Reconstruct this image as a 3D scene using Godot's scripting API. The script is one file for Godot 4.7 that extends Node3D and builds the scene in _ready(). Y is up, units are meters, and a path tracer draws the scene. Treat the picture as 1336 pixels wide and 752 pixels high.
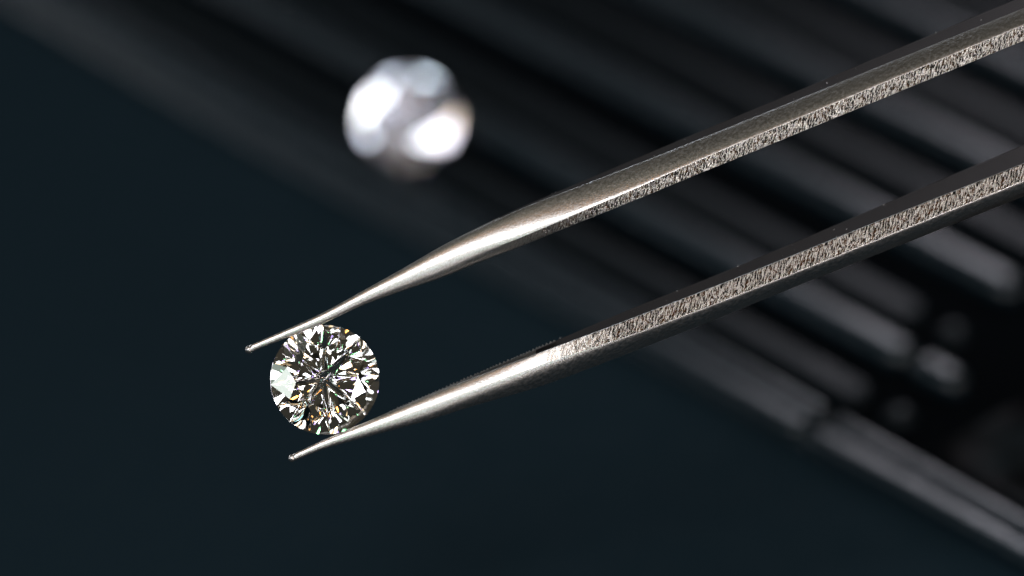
extends Node3D
# A round brilliant held in steel tweezers over a dark table; a second brilliant lies on a ribbed black tray behind.
# All sizes are real; lengths below are written in millimetres and multiplied by MM.

const MM := 0.001
const TILT := 32.0            # the camera looks down by this many degrees
const RIB_TURN := 46.83        # the tray is turned by this much on the table
const RIB_TOP := 1.8
var focal: Transform3D        # middle of the tweezers' plane: x along the picture, y up it, z towards the lens
var rng := RandomNumberGenerator.new()


func _ready():
	rng.seed = 7
	var tilt := Basis(Vector3.RIGHT, -deg_to_rad(TILT))
	focal = Transform3D(tilt, Vector3(0, (24.4 + RIB_TOP) * MM, 0))
	set_camera()
	set_air()
	set_lamps()
	build_table()
	build_tray()
	build_tweezers()
	build_stones()


# ---------------------------------------------------------------- camera and light

func set_camera():
	var cam := Camera3D.new()
	cam.name = "macro_camera"
	var lens := CameraAttributesPhysical.new()
	lens.frustum_focal_length = 226.6
	lens.frustum_near = 0.02
	lens.frustum_far = 5.0
	lens.frustum_focus_distance = 0.25
	lens.exposure_aperture = 24.9
	cam.attributes = lens
	add_child(cam)
	cam.transform = Transform3D(focal.basis, focal * Vector3(0, 0, 0.25))
	cam.current = true


func set_air():
	var env := Environment.new()
	env.background_mode = Environment.BG_COLOR
	env.background_color = Color(0.044, 0.040, 0.032).linear_to_srgb()
	env.tonemap_mode = Environment.TONE_MAPPER_LINEAR
	env.tonemap_exposure = 1.0
	env.sdfgi_enabled = true
	env.ssao_enabled = true
	env.ssil_enabled = true
	var we := WorldEnvironment.new()
	we.name = "dark_room"
	we.environment = env
	add_child(we)


func lamp(called, at, size, radiance, color, aim = Vector3.ZERO):
	# at and aim in mm in the focal frame; radiance is what the lamp's face shows
	var l := AreaLight3D.new()
	l.name = called
	l.area_size = Vector2(size.x, size.y) * MM
	l.area_normalize_energy = true
	l.light_energy = radiance * size.x * size.y * MM * MM / PI
	l.light_color = Color(color.r, color.g, color.b).linear_to_srgb()
	l.area_range = 3.0
	l.shadow_enabled = true
	add_child(l)
	var p: Vector3 = focal * (at * MM)
	var q: Vector3 = focal * (aim * MM)
	l.look_at_from_position(p, q, focal.basis.y)


func set_lamps():
	# lamps round the lens; unseen lights farther out, fitted to the glints in the stones; places are directions from the tweezers, 280 mm away
	lamp("key_lamp", Vector3(-0.25, 0.22, 0.94).normalized() * 280, Vector2(74, 74), 13, Color(0.97, 0.98, 1))
	lamp("key_lamp_upper", Vector3(-0.25, 0.4, 0.88).normalized() * 280, Vector2(48, 48), 15, Color(0.9, 0.93, 1))
	lamp("key_lamp_right", Vector3(0.22, 0.54, 0.81).normalized() * 280, Vector2(48, 48), 14, Color(0.98, 0.96, 1))
	lamp("left_soft_lamp", Vector3(-0.826, -0.079, 0.558).normalized() * 280, Vector2(65, 65), 5, Color(0.9, 1, 0.93))
	lamp("right_soft_lamp", Vector3(0.687, -0.095, 0.721).normalized() * 280, Vector2(52, 52), 1.6, Color(1, 0.72, 0.45))
	lamp("ring_lamp", Vector3(0.2, -0.09, 0.976).normalized() * 280, Vector2(35, 35), 20, Color(0.85, 0.92, 1))
	lamp("right_lamp", Vector3(0.771, -0.207, 0.602).normalized() * 280, Vector2(39, 39), 22, Color(0.95, 0.9, 1))
	lamp("left_lamp", Vector3(-0.48, 0.02, 0.88).normalized() * 280, Vector2(52, 52), 11, Color(0.86, 0.84, 1))
	lamp("far_left_soft_lamp", Vector3(-0.889, 0.15, 0.433).normalized() * 280, Vector2(52, 52), 1.6, Color(0.8, 1, 0.88))
	lamp("inner_right_lamp", Vector3(0.536, -0.091, 0.839).normalized() * 280, Vector2(48, 48), 13, Color(1, 0.8, 0.58))
	lamp("upper_right_soft_lamp", Vector3(0.394, 0.365, 0.843).normalized() * 280, Vector2(52, 52), 1.6, Color(1, 0.75, 0.45))
	lamp("upper_left_soft_lamp", Vector3(-0.771, 0.223, 0.597).normalized() * 280, Vector2(52, 52), 1.6, Color(0.78, 0.9, 1))
	lamp("added_back_light", Vector3(0.213, 0.882, -0.421).normalized() * 280, Vector2(19, 19), 24, Color(0.72, 0.86, 1))  # this and the next small lights are added for bright discs on the lying stone
	lamp("added_far_left_light", Vector3(-0.906, 0.308, -0.29).normalized() * 280, Vector2(21, 21), 32, Color(0.95, 0.97, 1))
	lamp("added_low_right_light", Vector3(0.371, -0.439, 0.818).normalized() * 280, Vector2(21, 21), 45, Color(1, 0.97, 0.95))
	lamp("added_rear_left_light", Vector3(-0.725, 0.547, -0.419).normalized() * 280, Vector2(21, 21), 32, Color(0.93, 0.93, 1))
	lamp("added_rear_light", Vector3(-0.291, 0.802, -0.522).normalized() * 280, Vector2(17, 17), 15, Color(0.72, 0.84, 1))
	lamp("added_far_right_light", Vector3(0.938, 0.334, 0.09).normalized() * 280, Vector2(21, 21), 18, Color(1, 0.84, 0.7))
	lamp("added_low_far_right_light", Vector3(0.941, -0.108, 0.322).normalized() * 280, Vector2(21, 21), 22, Color(0.86, 0.84, 1))
	lamp("added_low_far_left_light", Vector3(-0.991, 0.021, -0.135).normalized() * 280, Vector2(21, 21), 20, Color(0.8, 0.86, 1))
	lamp("added_rear_upper_left_light", Vector3(-0.661, 0.689, -0.296).normalized() * 280, Vector2(21, 21), 18, Color(0.9, 0.93, 1))
	lamp("added_warm_fill", Vector3(0.6, 0.6, 0.53).normalized() * 280, Vector2(115, 115), 0.8, Color(1, 0.74, 0.46))  # this and the next two are unseen fills added for mid-tones in the held stone
	lamp("added_green_fill", Vector3(-0.5, 0.76, 0.41).normalized() * 280, Vector2(105, 105), 0.3, Color(0.85, 1, 0.85))
	lamp("added_amber_fill", Vector3(0.86, 0.1, 0.5).normalized() * 280, Vector2(105, 105), 0.7, Color(1, 0.7, 0.4))
	lamp("added_violet_light", Vector3(-0.62, -0.05, 0.78).normalized() * 280, Vector2(22, 22), 14, Color(0.5, 0.35, 1))  # the coloured lights from here are added, standing in for dispersion flecks
	lamp("added_violet_light_right", Vector3(0.35, -0.25, 0.89).normalized() * 280, Vector2(22, 22), 14, Color(0.55, 0.4, 1))
	lamp("added_orange_light", Vector3(0.1, 0.35, 0.93).normalized() * 280, Vector2(22, 22), 12, Color(1, 0.42, 0.1))
	lamp("added_green_light", Vector3(-0.12, -0.3, 0.945).normalized() * 280, Vector2(22, 22), 12, Color(0.35, 1, 0.5))
	lamp("added_cyan_light", Vector3(0.45, 0.6, 0.66).normalized() * 280, Vector2(22, 22), 12, Color(0.3, 0.85, 1))
	lamp("added_gold_light", Vector3(-0.38, 0.65, 0.66).normalized() * 280, Vector2(22, 22), 12, Color(1, 0.5, 0.18))
	lamp("added_tray_light", Vector3(41, 96, -90), Vector2(30, 30), 8.5, Color(0.95, 0.90, 1.0), Vector3(25, -2, -43))  # added near light that brightens the right ends of the ribs


# ---------------------------------------------------------------- names and meshes

func tag(o, label, category, group = ""):
	o.set_meta("label", label)
	o.set_meta("category", category)
	if group:
		o.set_meta("group", group)
	return o


func put(called, mesh, material, parent = self):
	var o := MeshInstance3D.new()
	o.name = called
	o.mesh = mesh
	o.material_override = material
	parent.add_child(o, true)
	return o


func start() -> SurfaceTool:
	var st := SurfaceTool.new()
	st.begin(Mesh.PRIMITIVE_TRIANGLES)
	return st


# one triangle, turned so that its front looks away from inner
func tri(st, a, b, c, inner, ua = Vector2.ZERO, ub = Vector2.ZERO, uc = Vector2.ZERO):
	var n: Vector3 = (b - a).cross(c - a)
	if n.dot((a + b + c) / 3.0 - inner) > 0.0:
		var s = b
		b = c
		c = s
		var t = ub
		ub = uc
		uc = t
	st.set_uv(ua)
	st.add_vertex(a)
	st.set_uv(ub)
	st.add_vertex(b)
	st.set_uv(uc)
	st.add_vertex(c)


func middle(ring) -> Vector3:
	var m := Vector3.ZERO
	for p in ring:
		m += p
	return m / ring.size()


# a skin over rings of points from column from to column to; closed rings join their ends
func skin(st, rings, from, to, closed, inners, u_scale, v_scale, caps = true):
	for i in rings.size() - 1:
		var r0 = rings[i]
		var r1 = rings[i + 1]
		var inner = (inners[i] + inners[i + 1]) * 0.5
		var n = r0.size()
		var v := 0.0
		for j in range(from, to):
			var k = (j + 1) % n
			var dv = r0[j].distance_to(r0[k]) * v_scale
			var u0 = inners[i].x * u_scale
			var u1 = inners[i + 1].x * u_scale
			tri(st, r0[j], r1[j], r1[k], inner, Vector2(u0, v), Vector2(u1, v), Vector2(u1, v + dv))
			tri(st, r0[j], r1[k], r0[k], inner, Vector2(u0, v), Vector2(u1, v + dv), Vector2(u0, v + dv))
			v += dv
	if caps and closed:
		for e in [0, rings.size() - 1]:
			var r = rings[e]
			var inward = inners[1] if e == 0 else inners[rings.size() - 2]
			for j in r.size():
				tri(st, inners[e], r[j], r[(j + 1) % r.size()], inward)


func done(st, smooth = true) -> ArrayMesh:
	if smooth:
		st.index()
	st.generate_normals()
	return st.commit()


# ---------------------------------------------------------------- materials

func stretched_noise(w, h, sx, sy, frequency, octaves, seed_) -> Image:
	var n := FastNoiseLite.new()
	n.seed = seed_
	n.noise_type = FastNoiseLite.TYPE_SIMPLEX_SMOOTH
	n.frequency = frequency
	n.fractal_octaves = octaves
	var im: Image = n.get_seamless_image(int(w / sx), int(h / sy))
	im.convert(Image.FORMAT_RGB8)
	im.resize(w, h, Image.INTERPOLATE_CUBIC)
	return im


func noise_texture(size, frequency, octaves, seed_, ramp, normal = 0.0) -> ImageTexture:
	var im := stretched_noise(size, size, 1, 1, frequency, octaves, seed_)
	if normal > 0.0:
		im.bump_map_to_normal_map(normal)
		return ImageTexture.create_from_image(im)
	for y in size:
		for x in size:
			var v: float = im.get_pixel(x, y).r
			im.set_pixel(x, y, ramp[0].lerp(ramp[1], clampf((v - 0.25) * 2.0, 0, 1)))
	return ImageTexture.create_from_image(im)


func plain(color, rough, metal = 0.0, specular = 0.5) -> StandardMaterial3D:
	var m := StandardMaterial3D.new()
	m.albedo_color = color.linear_to_srgb()
	m.roughness = rough
	m.metallic = metal
	m.metallic_specular = specular
	return m


func steel() -> StandardMaterial3D:
	var m := plain(Color(0.615, 0.597, 0.58), 1.0, 1.0)
	m.roughness_texture = noise_texture(512, 0.05, 4, 3, [Color(0.29, 0.29, 0.29), Color(0.39, 0.39, 0.39)])
	m.albedo_texture = noise_texture(512, 0.09, 4, 5, [Color(0.90, 0.88, 0.85), Color(1, 1, 1)])
	m.normal_enabled = true
	m.normal_texture = noise_texture(512, 0.12, 3, 9, [], 2.2)
	m.normal_scale = 0.17
	return m


# the edge ground with a coarse wheel: short ragged furrows across the edge, dirt left in the deepest of them
func ground_steel(brown, base, seed_, depth) -> StandardMaterial3D:
	var w := 768
	var h := 128
	var a := stretched_noise(w, h, 1, 4, 0.07, 3, seed_)
	var b := stretched_noise(w, h, 1, 2, 0.13, 2, seed_ + 1)
	var c := stretched_noise(w, h, 1, 1, 0.012, 3, seed_ + 2)
	var height := Image.create(w, h, false, Image.FORMAT_RGB8)
	var color := Image.create(w, h, false, Image.FORMAT_RGB8)
	var rough := Image.create(w, h, false, Image.FORMAT_RGB8)
	for y in h:
		for x in w:
			var sx := (x + int(y * 0.22)) % w
			var v: float = 0.62 * a.get_pixel(sx, y).r + 0.38 * b.get_pixel(sx, y).r
			v = clampf((v - 0.5) * 2.0 + 0.5, 0, 1)
			height.set_pixel(x, y, Color(v, v, v))
			var dirt: float = smoothstep(0.54, 0.24, v) * depth
			var rust: float = smoothstep(0.42, 0.62, c.get_pixel(x, y).r)
			var pit := Color(0.05, 0.045, 0.04).lerp(brown, rust)
			color.set_pixel(x, y, Color(0.95, 0.94, 0.92).lerp(pit, dirt * 0.86))
			var r := lerpf(0.34, 0.62, dirt)
			rough.set_pixel(x, y, Color(r, r, r))
	height.bump_map_to_normal_map(8.0)
	var m := plain(Color(0.62, 0.60, 0.575).lerp(base, depth), 1.0, 1.0)
	m.albedo_texture = ImageTexture.create_from_image(color)
	m.roughness_texture = ImageTexture.create_from_image(rough)
	m.normal_enabled = true
	m.normal_texture = ImageTexture.create_from_image(height)
	m.normal_scale = 0.95 * depth
	return m


# ---------------------------------------------------------------- table and tray

func build_table():
	var m := plain(Color(0.0066, 0.0140, 0.0190), 0.85, 0.0, 0.1)
	m.uv1_triplanar = true
	m.uv1_scale = Vector3.ONE * 60.0
	m.roughness_texture = noise_texture(256, 0.02, 4, 21, [Color(0.8, 0.8, 0.8), Color(1, 1, 1)])
	m.roughness = 1.0
	var box := BoxMesh.new()
	box.size = Vector3(1.4, 0.02, 1.0)
	var o = put("table_surface", box, m)
	o.position = Vector3(0, -0.01, 0)
	o.set_meta("kind", "structure")
	o.set_meta("label", "smooth dark blue black table top under the tray")


# a bar with a rounded top lying along x, its ends rounded in plan
func bar(x0, x1, width, y0, y1, wobble = 0.0) -> ArrayMesh:
	var st := start()
	var rings := []
	var inners := []
	var half: float = width * 0.5
	var steps := 26 if x1 - x0 > 8.0 else 10
	var xs := []
	for k in 7:
		xs.append([x0 + half * (1.0 - cos(k / 6.0 * PI / 2)), sin(k / 6.0 * PI / 2)])
	for k in range(1, steps):
		xs.append([lerpf(x0 + half, x1 - half, k / float(steps)), 1.0])
	for k in 7:
		xs.append([x1 - half * (1.0 - cos((6 - k) / 6.0 * PI / 2)), sin((6 - k) / 6.0 * PI / 2)])
	for e in xs:
		var grow: float = maxf(e[1], 0.02)
		var h: float = half * grow
		var top: float = y0 + (y1 - y0) * (0.35 + 0.65 * grow) + wobble * sin(e[0] * 0.31 + width)
		var round_: float = minf(h * 0.75, (top - y0) * 0.75)
		var ring := PackedVector3Array()
		ring.append(Vector3(e[0], y0, -h) * MM)
		for q in 7:
			var a := q / 6.0 * PI / 2
			ring.append(Vector3(e[0], top - round_ * (1.0 - sin(a)) * 0.8, -h + round_ * (1.0 - cos(a))) * MM)
		for q in 7:
			var a := (6 - q) / 6.0 * PI / 2
			ring.append(Vector3(e[0], top - round_ * (1.0 - sin(a)) * 0.8, h - round_ * (1.0 - cos(a))) * MM)
		ring.append(Vector3(e[0], y0, h) * MM)
		rings.append(ring)
		inners.append(Vector3(e[0], lerpf(y0, top, 0.4), 0) * MM)
	skin(st, rings, 0, rings[0].size(), true, inners, 200.0, 200.0)
	return done(st)


func plastic(color, rough, seed_) -> StandardMaterial3D:
	var m := plain(color, 1.0, 0.0, 0.37)
	m.roughness_texture = noise_texture(256, 0.03, 4, seed_, [Color(1, 1, 1) * (rough - 0.06), Color(1, 1, 1) * (rough + 0.08)])
	m.uv1_triplanar = true
	m.uv1_scale = Vector3.ONE * 120.0
	return m


func build_tray():
	var tray := Node3D.new()
	tray.name = "ribbed_tray"
	add_child(tray)
	tray.rotation.y = -deg_to_rad(RIB_TURN)
	tag(tray, "black plastic tray with parallel raised ribs lying on the dark table, out of focus", "tray")
	var floor_m := plain(Color(0.001, 0.0016, 0.0022), 0.9, 0.0, 0.08)  # darker than the ribs: shade in the gaps is put into this colour
	var rib_m := plastic(Color(0.0038, 0.0095, 0.0135), 0.33, 31)
	rib_m.metallic_specular = 0.47
	var low_m := plastic(Color(0.002, 0.0045, 0.006), 0.42, 33)  # rib plastic darkened: the shade on the low ribs is in its colour
	low_m.metallic_specular = 0.24
	# floor of the tray: a thin slab whose front edge slopes to the table
	var st := start()
	var rings := []
	var inners := []
	for k in 41:
		var x := lerpf(-120.0, 46.0, k / 40.0)
		var front := -29.05 + 1.2 * exp(-pow((x + 50.0) / 30.0, 2.0))
		var ring := PackedVector3Array()
		for p in [Vector2(0.02, -105), Vector2(0.55, -105), Vector2(0.6, -104.8), Vector2(0.6, front - 0.9), Vector2(0.5, front - 0.5), Vector2(0.15, front), Vector2(0.02, front)]:
			ring.append(Vector3(x, p.x, p.y) * MM)
		rings.append(ring)
		inners.append(Vector3(x, 0.3, -60) * MM)
	skin(st, rings, 0, rings[0].size(), true, inners, 100.0, 100.0)
	put("tray_floor", done(st), floor_m, tray)
	# a plain mottled ledge beyond the ends of the ribs
	var ledge_m := plain(Color(0.004, 0.0075, 0.0095), 1.0, 0.0, 0.14)
	ledge_m.roughness_texture = noise_texture(256, 0.02, 3, 51, [Color(0.55, 0.55, 0.55), Color(0.95, 0.95, 0.95)])
	ledge_m.albedo_texture = noise_texture(256, 0.018, 3, 53, [Color(0.25, 0.25, 0.25), Color(1, 0.98, 0.95)])
	for m in [ledge_m]:
		m.uv1_triplanar = true
		m.uv1_scale = Vector3.ONE * 38.0
	var slab := BoxMesh.new()
	slab.size = Vector3(48.0, 0.5, 70.0) * MM
	var ledge = put("end_ledge", slab, ledge_m, tray)
	ledge.position = Vector3(21.2, 0.72, -67.5) * MM
	# a low apron in front of the rim, down to the table
	st = start()
	rings = []
	inners = []
	for k in 41:
		var x := lerpf(-119.0, 45.5, k / 40.0)
		var front := -29.0 + 1.2 * exp(-pow((x + 50.0) / 30.0, 2.0))
		var ring := PackedVector3Array()
		for p in [Vector2(0.3, -31.2), Vector2(0.72, -31.0), Vector2(0.72, front - 0.7), Vector2(0.62, front - 0.35), Vector2(0.3, front - 0.05), Vector2(0.01, front)]:
			ring.append(Vector3(x, p.x, p.y) * MM)
		rings.append(ring)
		inners.append(Vector3(x, 0.4, -30.0) * MM)
	skin(st, rings, 0, rings[0].size(), true, inners, 100.0, 100.0)
	put("rim_apron", done(st), rib_m, tray)
	# front rim: two thin rails side by side, broken once near the right
	for part in [[-118.0, -8.75], [-8.5, 45.0]]:
		var outer = put("rim_rail", bar(part[0], part[1], 1.5, 0.5, 1.2, 0.03), rib_m, tray)
		outer.position = Vector3(0, 0, -29.45 * MM)
		var inner = put("rim_rail", bar(part[0] + 0.3, part[1], 1.0, 0.5, 1.5, 0.03), rib_m, tray)
		inner.position = Vector3(0, 0, -30.8 * MM)
	# tall ribs with a separate knob at the right end, low ribs between them
	var spots := [-38.05, -47.3, -56.5, -65.7, -74.9, -84.1, -93.3]
	var ends := [-5.6, -10.0, -7.4, -9.0, -8.0, -9.2, -8.5]
	for k in spots.size():
		var notched := k == 0     # the first rib is cut through just short of its end
		var rib = put("rib", bar(-116.0, ends[k] - (3.7 if notched else 0.0), 2.0, 0.55, RIB_TOP, 0.04), rib_m, tray)
		rib.position = Vector3(0, 0, spots[k] * MM)
		if notched:
			var knob = put("rib_knob", bar(-1.75, 1.75, 1.75, -0.6, 0.7), rib_m, rib)
			knob.position = Vector3(ends[k] - 1.75, 1.1, 0) * MM
	var lows := [-33.9, -41.9, -52.1, -61.0, -70.2, -79.4, -88.6]
	var low_ends := [-6.3, -9.9, -9.0, -8.0, -9.4, -8.4, -9.0]
	for k in lows.size():
		var rib = put("low_rib", bar(-116.0, low_ends[k] - 2.4, 2.0, 0.55, 1.15, 0.03), low_m, tray)
		rib.position = Vector3(0, 0, lows[k] * MM)
		if k > 1:
			continue
		var knob = put("rib_knob", bar(-0.9, 0.9, 1.7, -0.6, 0.2), low_m, rib)
		knob.position = Vector3(low_ends[k], 1.1, 0) * MM


# ---------------------------------------------------------------- tweezers

# one row per place along a tine: x, then the heights of its back edge, front edge, ridge and lower edge,
# then how far each of them stands towards the lens, and how round the bar is there (1 round, 0 with flat faces)
const UPPER := [
	[-12.1, -2.64, -2.71, -2.92, -3.03, 0, 0, 0, 0, 1], [-11.8, -2.52, -2.57, -2.75, -2.87, 0, 0, 0, 0, 1],
	[-10.9, -2.13, -2.18, -2.43, -2.51, 0, 0, 0, 0, 1], [-8.84, -1.2, -1.3, -1.62, -1.71, 0, 0, 0, 0, 1],
	[-6.8, -0.09, -0.2, -0.66, -0.775, 0, 0, 0, 0, 1], [-4.72, 1.08, 0.9, 0.16, -0.03, -1.2, -0.45, 0, -0.3, 1],
	[-3.27, 1.93, 1.7, 0.7, 0.45, -1.6, -0.6, 0.05, -0.3, 0.95], [-1.69, 2.76, 2.55, 1.4, 1.09, -1.9, -0.6, 0.1, -0.28, 0.8],
	[0.42, 3.78, 3.58, 2.27, 1.9, -2.1, -0.6, 0.15, -0.26, 0.5], [1.48, 4.24, 4.02, 2.74, 2.34, -2.2, -0.6, 0.16, -0.22, 0.36],
	[3.59, 5.11, 4.84, 3.68, 3.2, -2.3, -0.6, 0.16, -0.1, 0.15], [5.67, 5.98, 5.67, 4.58, 4.04, -2.3, -0.6, 0.15, -0.02, 0.04],
	[8.17, 7.03, 6.67, 5.7, 5.07, -2.3, -0.6, 0.15, 0.03, 0], [11.7, 8.5, 8.09, 7.2, 6.51, -2.3, -0.6, 0.15, 0.05, 0],
	[16.1, 10.35, 9.87, 9.03, 8.32, -2.3, -0.6, 0.15, 0.05, 0], [20.5, 12.2, 11.64, 10.85, 10.12, -2.3, -0.6, 0.15, 0.05, 0],
	[23.5, 13.45, 12.85, 12.08, 11.35, -2.3, -0.6, 0.15, 0.05, 0], [32.8, 17.2, 16.5, 15.7, 14.9, -2.3, -0.6, 0.15, 0.05, 0],
	[61, 27.9, 27.1, 26.2, 25.3, -2.3, -0.6, 0.15, 0.05, 0], [92.7, 38.8, 37.9, 37, 36, -2.3, -0.6, 0.15, 0.05, 0],
	[114, 45.1, 44.2, 43.3, 42.2, -2.3, -0.6, 0.15, 0.05, 0], [121, 47, 46.1, 45.2, 44.2, -2.3, -0.6, 0.15, 0.05, 0]]
const LOWER := [
	[-10.1, -7.65, -7.71, -7.89, -8, 0, 0, 0, 0, 1], [-9.86, -7.54, -7.61, -7.78, -7.89, 0, 0, 0, 0, 1],
	[-8.8, -7.04, -7.11, -7.32, -7.46, 0, 0, 0, 0, 1], [-6.73, -6.16, -6.3, -6.69, -6.87, 0, 0, 0, 0, 1],
	[-3.98, -4.96, -5.18, -5.81, -6.13, -1, -0.1, 0, -0.7, 0.95], [-1.94, -4.08, -4.38, -4.98, -5.49, -1.6, -0.1, 0.02, -0.9, 0.7],
	[1.2, -2.74, -3.12, -3.75, -4.58, -1.9, -0.04, 0.03, -1.15, 0.35], [3.94, -1.6, -2.03, -2.75, -3.58, -2.0, 0, 0.05, -1.2, 0.12],
	[6.02, -0.76, -1.2, -1.98, -2.77, -2.1, 0, 0.05, -1.2, 0], [9.19, 0.5, 0.02, -0.8, -1.53, -2.2, 0, 0.05, -1.2, 0],
	[11.7, 1.53, 1.02, 0.18, -0.5, -2.3, 0, 0.05, -1.2, 0], [16.7, 3.66, 3.02, 2.17, 1.49, -2.4, 0, 0.05, -1.2, 0],
	[20.5, 5.3, 4.53, 3.7, 2.99, -2.4, 0, 0.05, -1.2, 0], [23.5, 6.55, 5.72, 4.9, 4.17, -2.4, 0, 0.05, -1.2, 0],
	[32.8, 10.3, 9.4, 8.6, 7.8, -2.4, 0, 0.05, -1.2, 0], [61, 21.4, 20.3, 19.5, 18.6, -2.4, 0, 0.05, -1.2, 0],
	[92.7, 33.7, 32.4, 31.5, 30.4, -2.4, 0, 0.05, -1.2, 0], [114, 42.2, 41.1, 40.1, 39, -2.4, 0, 0.05, -1.2, 0],
	[121, 44.6, 43.4, 42.4, 41.4, -2.4, 0, 0.05, -1.2, 0]]


# the row at x, smoothly between the rows of a table
func row_at(table, x) -> Array:
	var i := 0
	while i < table.size() - 2 and table[i + 1][0] < x:
		i += 1
	var a = table[maxi(i - 1, 0)]
	var b = table[i]
	var c = table[i + 1]
	var d = table[mini(i + 2, table.size() - 1)]
	var h: float = c[0] - b[0]
	var t := clampf((x - b[0]) / h, 0, 1)
	var out := [x]
	for k in range(1, 10):
		var s: float = (c[k] - b[k]) / h
		var s0: float = s if i == 0 else ((b[k] - a[k]) / (b[0] - a[0]) + s) * 0.5
		var s1: float = s if i + 2 >= table.size() else ((d[k] - c[k]) / (d[0] - c[0]) + s) * 0.5
		var t2 := t * t
		var t3 := t2 * t
		out.append((2 * t3 - 3 * t2 + 1) * b[k] + (t3 - 2 * t2 + t) * h * s0 + (-2 * t3 + 3 * t2) * c[k] + (t3 - t2) * h * s1)
	return out


const SIDE := 8               # points per face of a tine's section; faces: back-top, front, ground, under, back


func tine_ring(r, angles, bulge) -> PackedVector3Array:
	var corners := [Vector2(r[1], r[5]), Vector2(r[2], r[6]), Vector2(r[3], r[7]), Vector2(r[4], r[8]), Vector2(r[4] + 0.08, minf(r[8] - 0.4, -1.6))]
	var half: float = (r[1] - r[4]) * 0.5
	var mid := Vector2((r[1] + r[4]) * 0.5, -half * 0.6)
	var k: float = clampf(r[9], 0, 1)
	var ring := PackedVector3Array()
	for f in 5:
		var p: Vector2 = corners[f]
		var q: Vector2 = corners[(f + 1) % 5]
		var a0: float = angles[f]
		var a1: float = angles[f + 1]
		for j in SIDE:
			var s: float = [0.025, 0.13, 0.28, 0.42, 0.58, 0.72, 0.87, 0.975][j]
			var flat := p.lerp(q, s)
			if f == 1:
				flat.y += bulge * 4.0 * s * (1.0 - s)   # the front is slightly crowned
			if f == 2 and bulge == 0.0:
				flat += Vector2(-0.06, 0.2) * 4.0 * s * (1.0 - s)   # and so is the under side of the lower tine
			var g := deg_to_rad(lerpf(a0, a1, j / float(SIDE)))
			var oval := mid + Vector2(sin(g) * half, cos(g) * half * 0.6)
			var c := flat.lerp(oval, k)
			ring.append(Vector3(r[0], c.x, c.y) * MM)
	return ring


func build_tine(table, angles, ground_from, ground_face, tweezers, body_m, ground_m, dark_m, label):
	var xs := []
	var x0: float = table[0][0]
	var x := x0
	while x < 26.0:
		xs.append(x)
		x += 0.16
	while x < 121.0:
		xs.append(x)
		x += 1.6
	var rings := []
	var inners := []
	for e in xs:
		var r := row_at(table, e)
		# ragged by a few hundredths, as worn steel is
		var rag := 0.004 * clampf((e + 4.0) / 6.0, 0, 1)
		for c in range(1, 5):
			r[c] += rng.randf_range(-rag, rag)
		var ring := tine_ring(r, angles, 0.07 if ground_face == 2 else 0.0)
		rings.append(ring)
		inners.append(middle(ring))
	var first := 0
	while xs[first] < ground_from:
		first += 1
	var j0: int = ground_face * SIDE
	var st := start()
	skin(st, rings.slice(0, first + 1), 0, 5 * SIDE, true, inners.slice(0, first + 1), 160.0, 160.0, false)
	var rest = rings.slice(first)
	var rest_in = inners.slice(first)
	skin(st, rest, SIDE - 1, j0, false, rest_in, 160.0, 160.0, false)
	skin(st, rest, j0 + SIDE - 1, 5 * SIDE - 1, false, rest_in, 160.0, 160.0, false)
	# close both ends
	for e in [0, rings.size() - 1]:
		for j in 5 * SIDE:
			tri(st, inners[e], rings[e][j], rings[e][(j + 1) % (5 * SIDE)], inners[1] if e == 0 else inners[e - 1])
	var body = put("tine", done(st), body_m, tweezers)
	body.set_meta("label", label)
	# the grinding marks begin faint and deepen along the tine
	var at := 0
	for step in 6:
		var reach: float = [0.5, 1.1, 1.8, 2.6, 3.6, 1000.0][step]
		var upto := at
		while upto < rest.size() - 1 and xs[first + upto] < ground_from + reach:
			upto += 1
		var g := start()
		skin(g, rest.slice(at, upto + 1), j0, j0 + SIDE - 1, false, rest_in.slice(at, upto + 1), 170.0, 1100.0, false)
		put("ground_edge", done(g), ground_m[step], body)
		at = upto
	# the outer face is a darker, rougher steel
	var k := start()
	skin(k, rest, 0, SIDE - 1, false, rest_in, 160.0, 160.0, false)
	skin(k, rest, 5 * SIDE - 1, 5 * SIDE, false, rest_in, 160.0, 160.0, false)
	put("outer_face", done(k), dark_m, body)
	return [body, xs, rings]


func ball(center, radius, seg = 14) -> ArrayMesh:
	var s := SphereMesh.new()
	s.radius = radius * MM
	s.height = 2.0 * radius * MM
	s.radial_segments = seg
	s.rings = seg / 2
	var st := start()
	st.append_from(s, 0, Transform3D(Basis(), center * MM))
	return st.commit()


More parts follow.
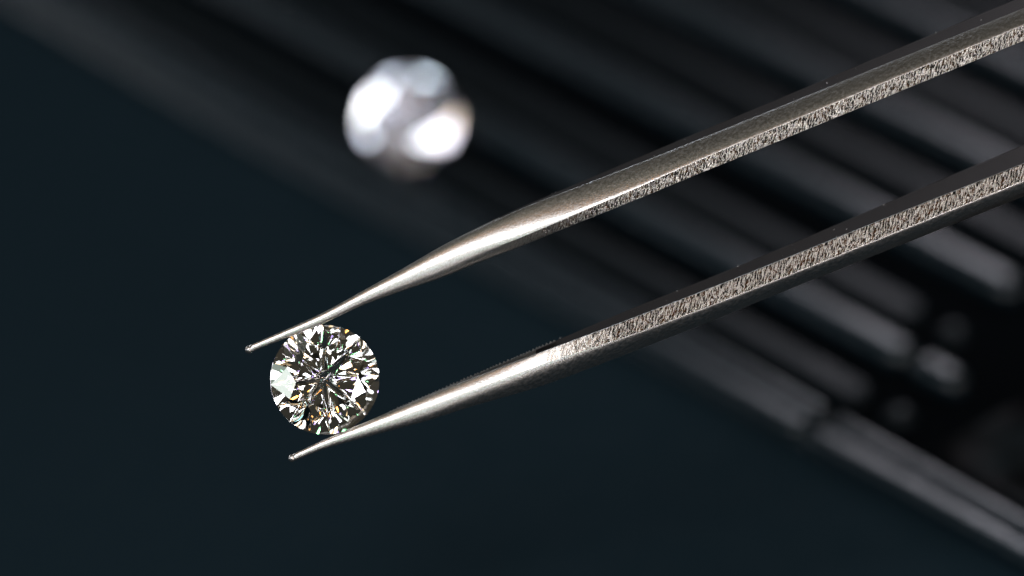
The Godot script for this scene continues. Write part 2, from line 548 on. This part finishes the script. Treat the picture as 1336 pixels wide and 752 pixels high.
func build_tweezers():
	var t := Node3D.new()
	t.name = "tweezers"
	add_child(t)
	t.transform = focal
	tag(t, "slender steel tweezers with two pointed tines holding the sharp diamond", "tweezers")
	var body_m := steel()
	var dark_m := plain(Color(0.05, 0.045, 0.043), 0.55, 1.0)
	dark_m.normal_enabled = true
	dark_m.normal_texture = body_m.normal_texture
	dark_m.normal_scale = 0.35
	var ground_a := []
	var ground_b := []
	for depth in [0.08, 0.2, 0.35, 0.55, 0.78, 1.0]:
		ground_a.append(ground_steel(Color(0.26, 0.17, 0.09), Color(0.74, 0.73, 0.71), 40, depth))
		ground_b.append(ground_steel(Color(0.30, 0.17, 0.08), Color(0.58, 0.555, 0.53), 60, depth))
	var up = build_tine(UPPER, [125.0, 62.0, -28.0, -72.0, -120.0, -235.0], -0.6, 2, t, body_m, ground_a, dark_m, "upper tine with a rounded bright taper")
	var low = build_tine(LOWER, [125.0, 66.0, 20.0, -78.0, -120.0, -235.0], 1.0, 1, t, body_m, ground_b, dark_m, "lower tine with a dark upper side")
	put("tip", ball(Vector3(-12.1, -2.835, -0.17), 0.195), body_m, up[0])
	put("tip", ball(Vector3(-10.12, -7.825, -0.16), 0.185), body_m, low[0])
	# teeth filed into the inner side of the lower tine
	var st := start()
	var x := -5.6
	while x < 2.0:
		var r := row_at(LOWER, x)
		var c := Vector3(x, r[1] + 0.01, -0.45 - 0.2 * clampf((x + 5.6) / 4.0, 0, 1))
		var d := Vector3(0.075, 0.035, 0)
		var top := c + Vector3(-0.02, 0.035 + rng.randf_range(-0.025, 0.02), 0.0)
		for s in [[c - d + Vector3(0, -0.06, 0.2), c + d + Vector3(0, -0.06, 0.2)], [c + d + Vector3(0, -0.06, 0.2), c + d + Vector3(0, -0.06, -0.4)], [c + d + Vector3(0, -0.06, -0.4), c - d + Vector3(0, -0.06, -0.4)], [c - d + Vector3(0, -0.06, -0.4), c - d + Vector3(0, -0.06, 0.2)]]:
			tri(st, s[0] * MM, s[1] * MM, top * MM, (c - Vector3(0, 0.1, 0)) * MM)
		x += rng.randf_range(0.12, 0.19)
	var teeth = put("serrations", done(st, false), body_m, low[0])
	teeth.set_meta("kind", "stuff")
	# burrs and specks of dust along the top edges
	for side in [[UPPER, up[0], 1.0, 23.0, 22], [LOWER, low[0], -1.0, 20.0, 20]]:
		st = start()
		for k in side[4]:
			var px := rng.randf_range(side[2], side[3])
			var r := row_at(side[0], px)
			var p := Vector3(px, lerpf(r[1], r[2], rng.randf()) + 0.02, -rng.randf_range(0.2, 0.5))
			p.z = lerpf(r[5], r[6], clampf((p.y - r[1]) / (r[2] - r[1]), 0, 1)) + 0.02
			var e := rng.randf_range(0.01, 0.032)
			var a := Vector3(rng.randf_range(-1, 1), rng.randf_range(-1, 1), rng.randf_range(-1, 1)).normalized() * e * 2.0
			var v := [p + a, p - a, p + Vector3(0, e, 0), p + Vector3(e, 0, e)]
			for f in [[0, 1, 2], [0, 1, 3], [0, 2, 3], [1, 2, 3]]:
				tri(st, v[f[0]] * MM, v[f[1]] * MM, v[f[2]] * MM, (v[0] + v[1] + v[2] + v[3]) * 0.25 * MM)
		var specks = put("burrs", done(st, false), body_m, side[1])
		specks.set_meta("kind", "stuff")
	# the welded joint at the far end
	st = start()
	var rr := []
	var ii := []
	for k in 9:
		var f := k / 8.0
		var jx := lerpf(117.0, 136.0, f)
		var mid := lerpf(43.3, 51.0, f)
		var hh := lerpf(3.9, 2.2, f)
		var ring := PackedVector3Array()
		for q in 16:
			var a := q / 16.0 * TAU
			ring.append(Vector3(jx, mid + hh * signf(sin(a)) * pow(absf(sin(a)), 0.6), -0.65 + 1.1 * signf(cos(a)) * pow(absf(cos(a)), 0.6)) * MM)
		rr.append(ring)
		ii.append(middle(ring))
	skin(st, rr, 0, 16, true, ii, 160.0, 160.0)
	put("joint", done(st), body_m, t)


# ---------------------------------------------------------------- brilliants

# the side of a convex solid that one plane keeps of a polygon
func cut(poly: Array, n: Vector3, d: float) -> Array:
	var out := []
	for i in poly.size():
		var a: Vector3 = poly[i]
		var b: Vector3 = poly[(i + 1) % poly.size()]
		var da := n.dot(a) - d
		var db := n.dot(b) - d
		if da <= 0.0:
			out.append(a)
		if (da < 0.0 and db > 0.0) or (da > 0.0 and db < 0.0):
			out.append(a + (b - a) * (da / (da - db)))
	return out


func plane3(a: Vector3, b: Vector3, c: Vector3, kind: String) -> Array:
	var n := (b - a).cross(c - a).normalized()
	if n.dot(a - Vector3(0, -0.1, 0)) < 0.0:
		n = -n
	return [n, n.dot(a), kind]


func polar(r, degrees, y) -> Vector3:
	return Vector3(r * cos(deg_to_rad(degrees)), y, r * sin(deg_to_rad(degrees)))


# facets of a round brilliant of radius 1, its table looking up y
func brilliant_planes(table, crown, pavilion, thick) -> Array:
	var planes := []
	var rise := tan(deg_to_rad(crown))
	var ht: float = (1.0 - table) * rise
	planes.append([Vector3.UP, ht, "table_facet"])
	var rs: float = 0.5 * (table * cos(PI / 8) + 1.0) - 0.01
	var zs: float = (1.0 - rs * cos(PI / 8)) * rise
	var deep := tan(deg_to_rad(pavilion))
	for k in 8:
		var a := 45.0 * k
		planes.append([Vector3(cos(deg_to_rad(a)) * rise, 1.0, sin(deg_to_rad(a)) * rise).normalized(), 0.0, "kite_facet"])
		planes[-1][1] = planes[-1][0].dot(polar(1.0, a, 0.0))
		planes.append(plane3(polar(table, a, ht), polar(table, a + 45, ht), polar(rs, a + 22.5, zs), "star_facet"))
		for s in [0.0, 45.0]:
			planes.append(plane3(polar(rs, a + 22.5, zs), polar(1.0, a + s, 0.0), polar(1.0, a + 22.5, 0.004), "girdle_facet"))
		var n := Vector3(cos(deg_to_rad(a)) * deep, -1.0, sin(deg_to_rad(a)) * deep).normalized()
		planes.append([n, n.dot(polar(1.0, a, -thick)), "pavilion_main"])
		var on: float = -thick - (1.0 - 0.24 * cos(PI / 8)) * deep
		for s in [0.0, 45.0]:
			planes.append(plane3(polar(0.24, a + 22.5, on), polar(1.0, a + s, -thick), polar(1.0, a + 22.5, -thick - 0.004), "pavilion_half"))
	for k in 64:
		var n := polar(1.0, (k + 0.5) * 360.0 / 64.0, 0.0)
		planes.append([n, cos(PI / 64), "girdle"])
	return planes


func facets(planes, radius) -> Array:
	var out := []
	for p in planes:
		var n: Vector3 = p[0]
		var u := n.cross(Vector3.RIGHT if absf(n.x) < 0.8 else Vector3.UP).normalized()
		var v := n.cross(u)
		var o: Vector3 = n * p[1]
		var poly := [o + (u + v) * 4.0, o + (u - v) * 4.0, o + (-u - v) * 4.0, o + (v - u) * 4.0]
		for q in planes:
			if q != p and poly.size() > 2:
				poly = cut(poly, q[0], q[1])
		if poly.size() < 3:
			continue
		var clean := []
		for c in poly:
			c = (c * 20000.0).round() / 20000.0
			if clean.is_empty() or c.distance_to(clean[-1]) > 0.0002 and c.distance_to(clean[0]) > 0.0002:
				clean.append(c)
		if clean.size() > 2:
			out.append([p[2], clean.map(func(c): return c * radius * MM)])
	return out


func stone_mesh(polys) -> ArrayMesh:
	var st := start()
	for poly in polys:
		for i in range(1, poly.size() - 1):
			tri(st, poly[0], poly[i], poly[i + 1], Vector3.ZERO)
	st.generate_normals()
	return st.commit()


func build_stone(called, label, category, radius, planes, material):
	var stone := Node3D.new()
	stone.name = called
	add_child(stone)
	tag(stone, label, category)
	var all := facets(planes, radius)
	var by := {}
	for f in all:
		if not by.has(f[0]):
			by[f[0]] = []
		by[f[0]].append(f[1])
	var crown = put("table_facet", stone_mesh(by["table_facet"]), material, stone)
	for kind in ["kite_facet", "star_facet", "girdle_facet"]:
		for poly in by[kind]:
			put(kind, stone_mesh([poly]), material, stone)
	put("girdle", stone_mesh(by["girdle"]), material, stone)
	put("pavilion", stone_mesh(by["pavilion_main"] + by["pavilion_half"]), material, stone)
	return stone


func build_stones():
	var glass := plain(Color(0.98, 0.965, 0.90), 0.0, 0.0, 0.5)
	glass.albedo_color.a = 0.0
	glass.refraction_enabled = true
	glass.refraction_scale = 0.1417
	var held = build_stone("held_diamond", "sharp round brilliant diamond gripped between the tips of the tweezers", "diamond", 2.52, brilliant_planes(0.57, 34.4, 40.9, 0.05), glass)
	var turn := Basis(Vector3.RIGHT, PI / 2)     # table towards the lens
	turn = Basis(Vector3.UP, deg_to_rad(8.04)) * Basis(Vector3.RIGHT, deg_to_rad(-1.64)) * turn * Basis(Vector3.UP, deg_to_rad(5.24))
	held.transform = focal * Transform3D(turn, Vector3(-8.6, -4.22, -0.25) * MM)
	var darkened_glass: StandardMaterial3D = glass.duplicate()
	darkened_glass.albedo_color = Color(0.26, 0.26, 0.29, 0.0).linear_to_srgb()  # clear stone; the darkness between its highlights is put into this tint
	darkened_glass.albedo_color.a = 0.0
	var lying = build_stone("lying_diamond", "blurred round brilliant diamond lying on the black ribs of the tray", "diamond", 2.78, brilliant_planes(0.58, 34.0, 41.0, 0.05), darkened_glass)
	var lean := Basis(Vector3.UP, deg_to_rad(-4.8)) * Basis(Vector3.RIGHT, deg_to_rad(-13.6)) * Basis(Vector3.RIGHT, PI / 2) * Basis(Vector3.UP, deg_to_rad(8.8))
	lying.transform = focal * Transform3D(lean, focal.affine_inverse() * (Vector3(-5.86, 3.4, -54.6) * MM))
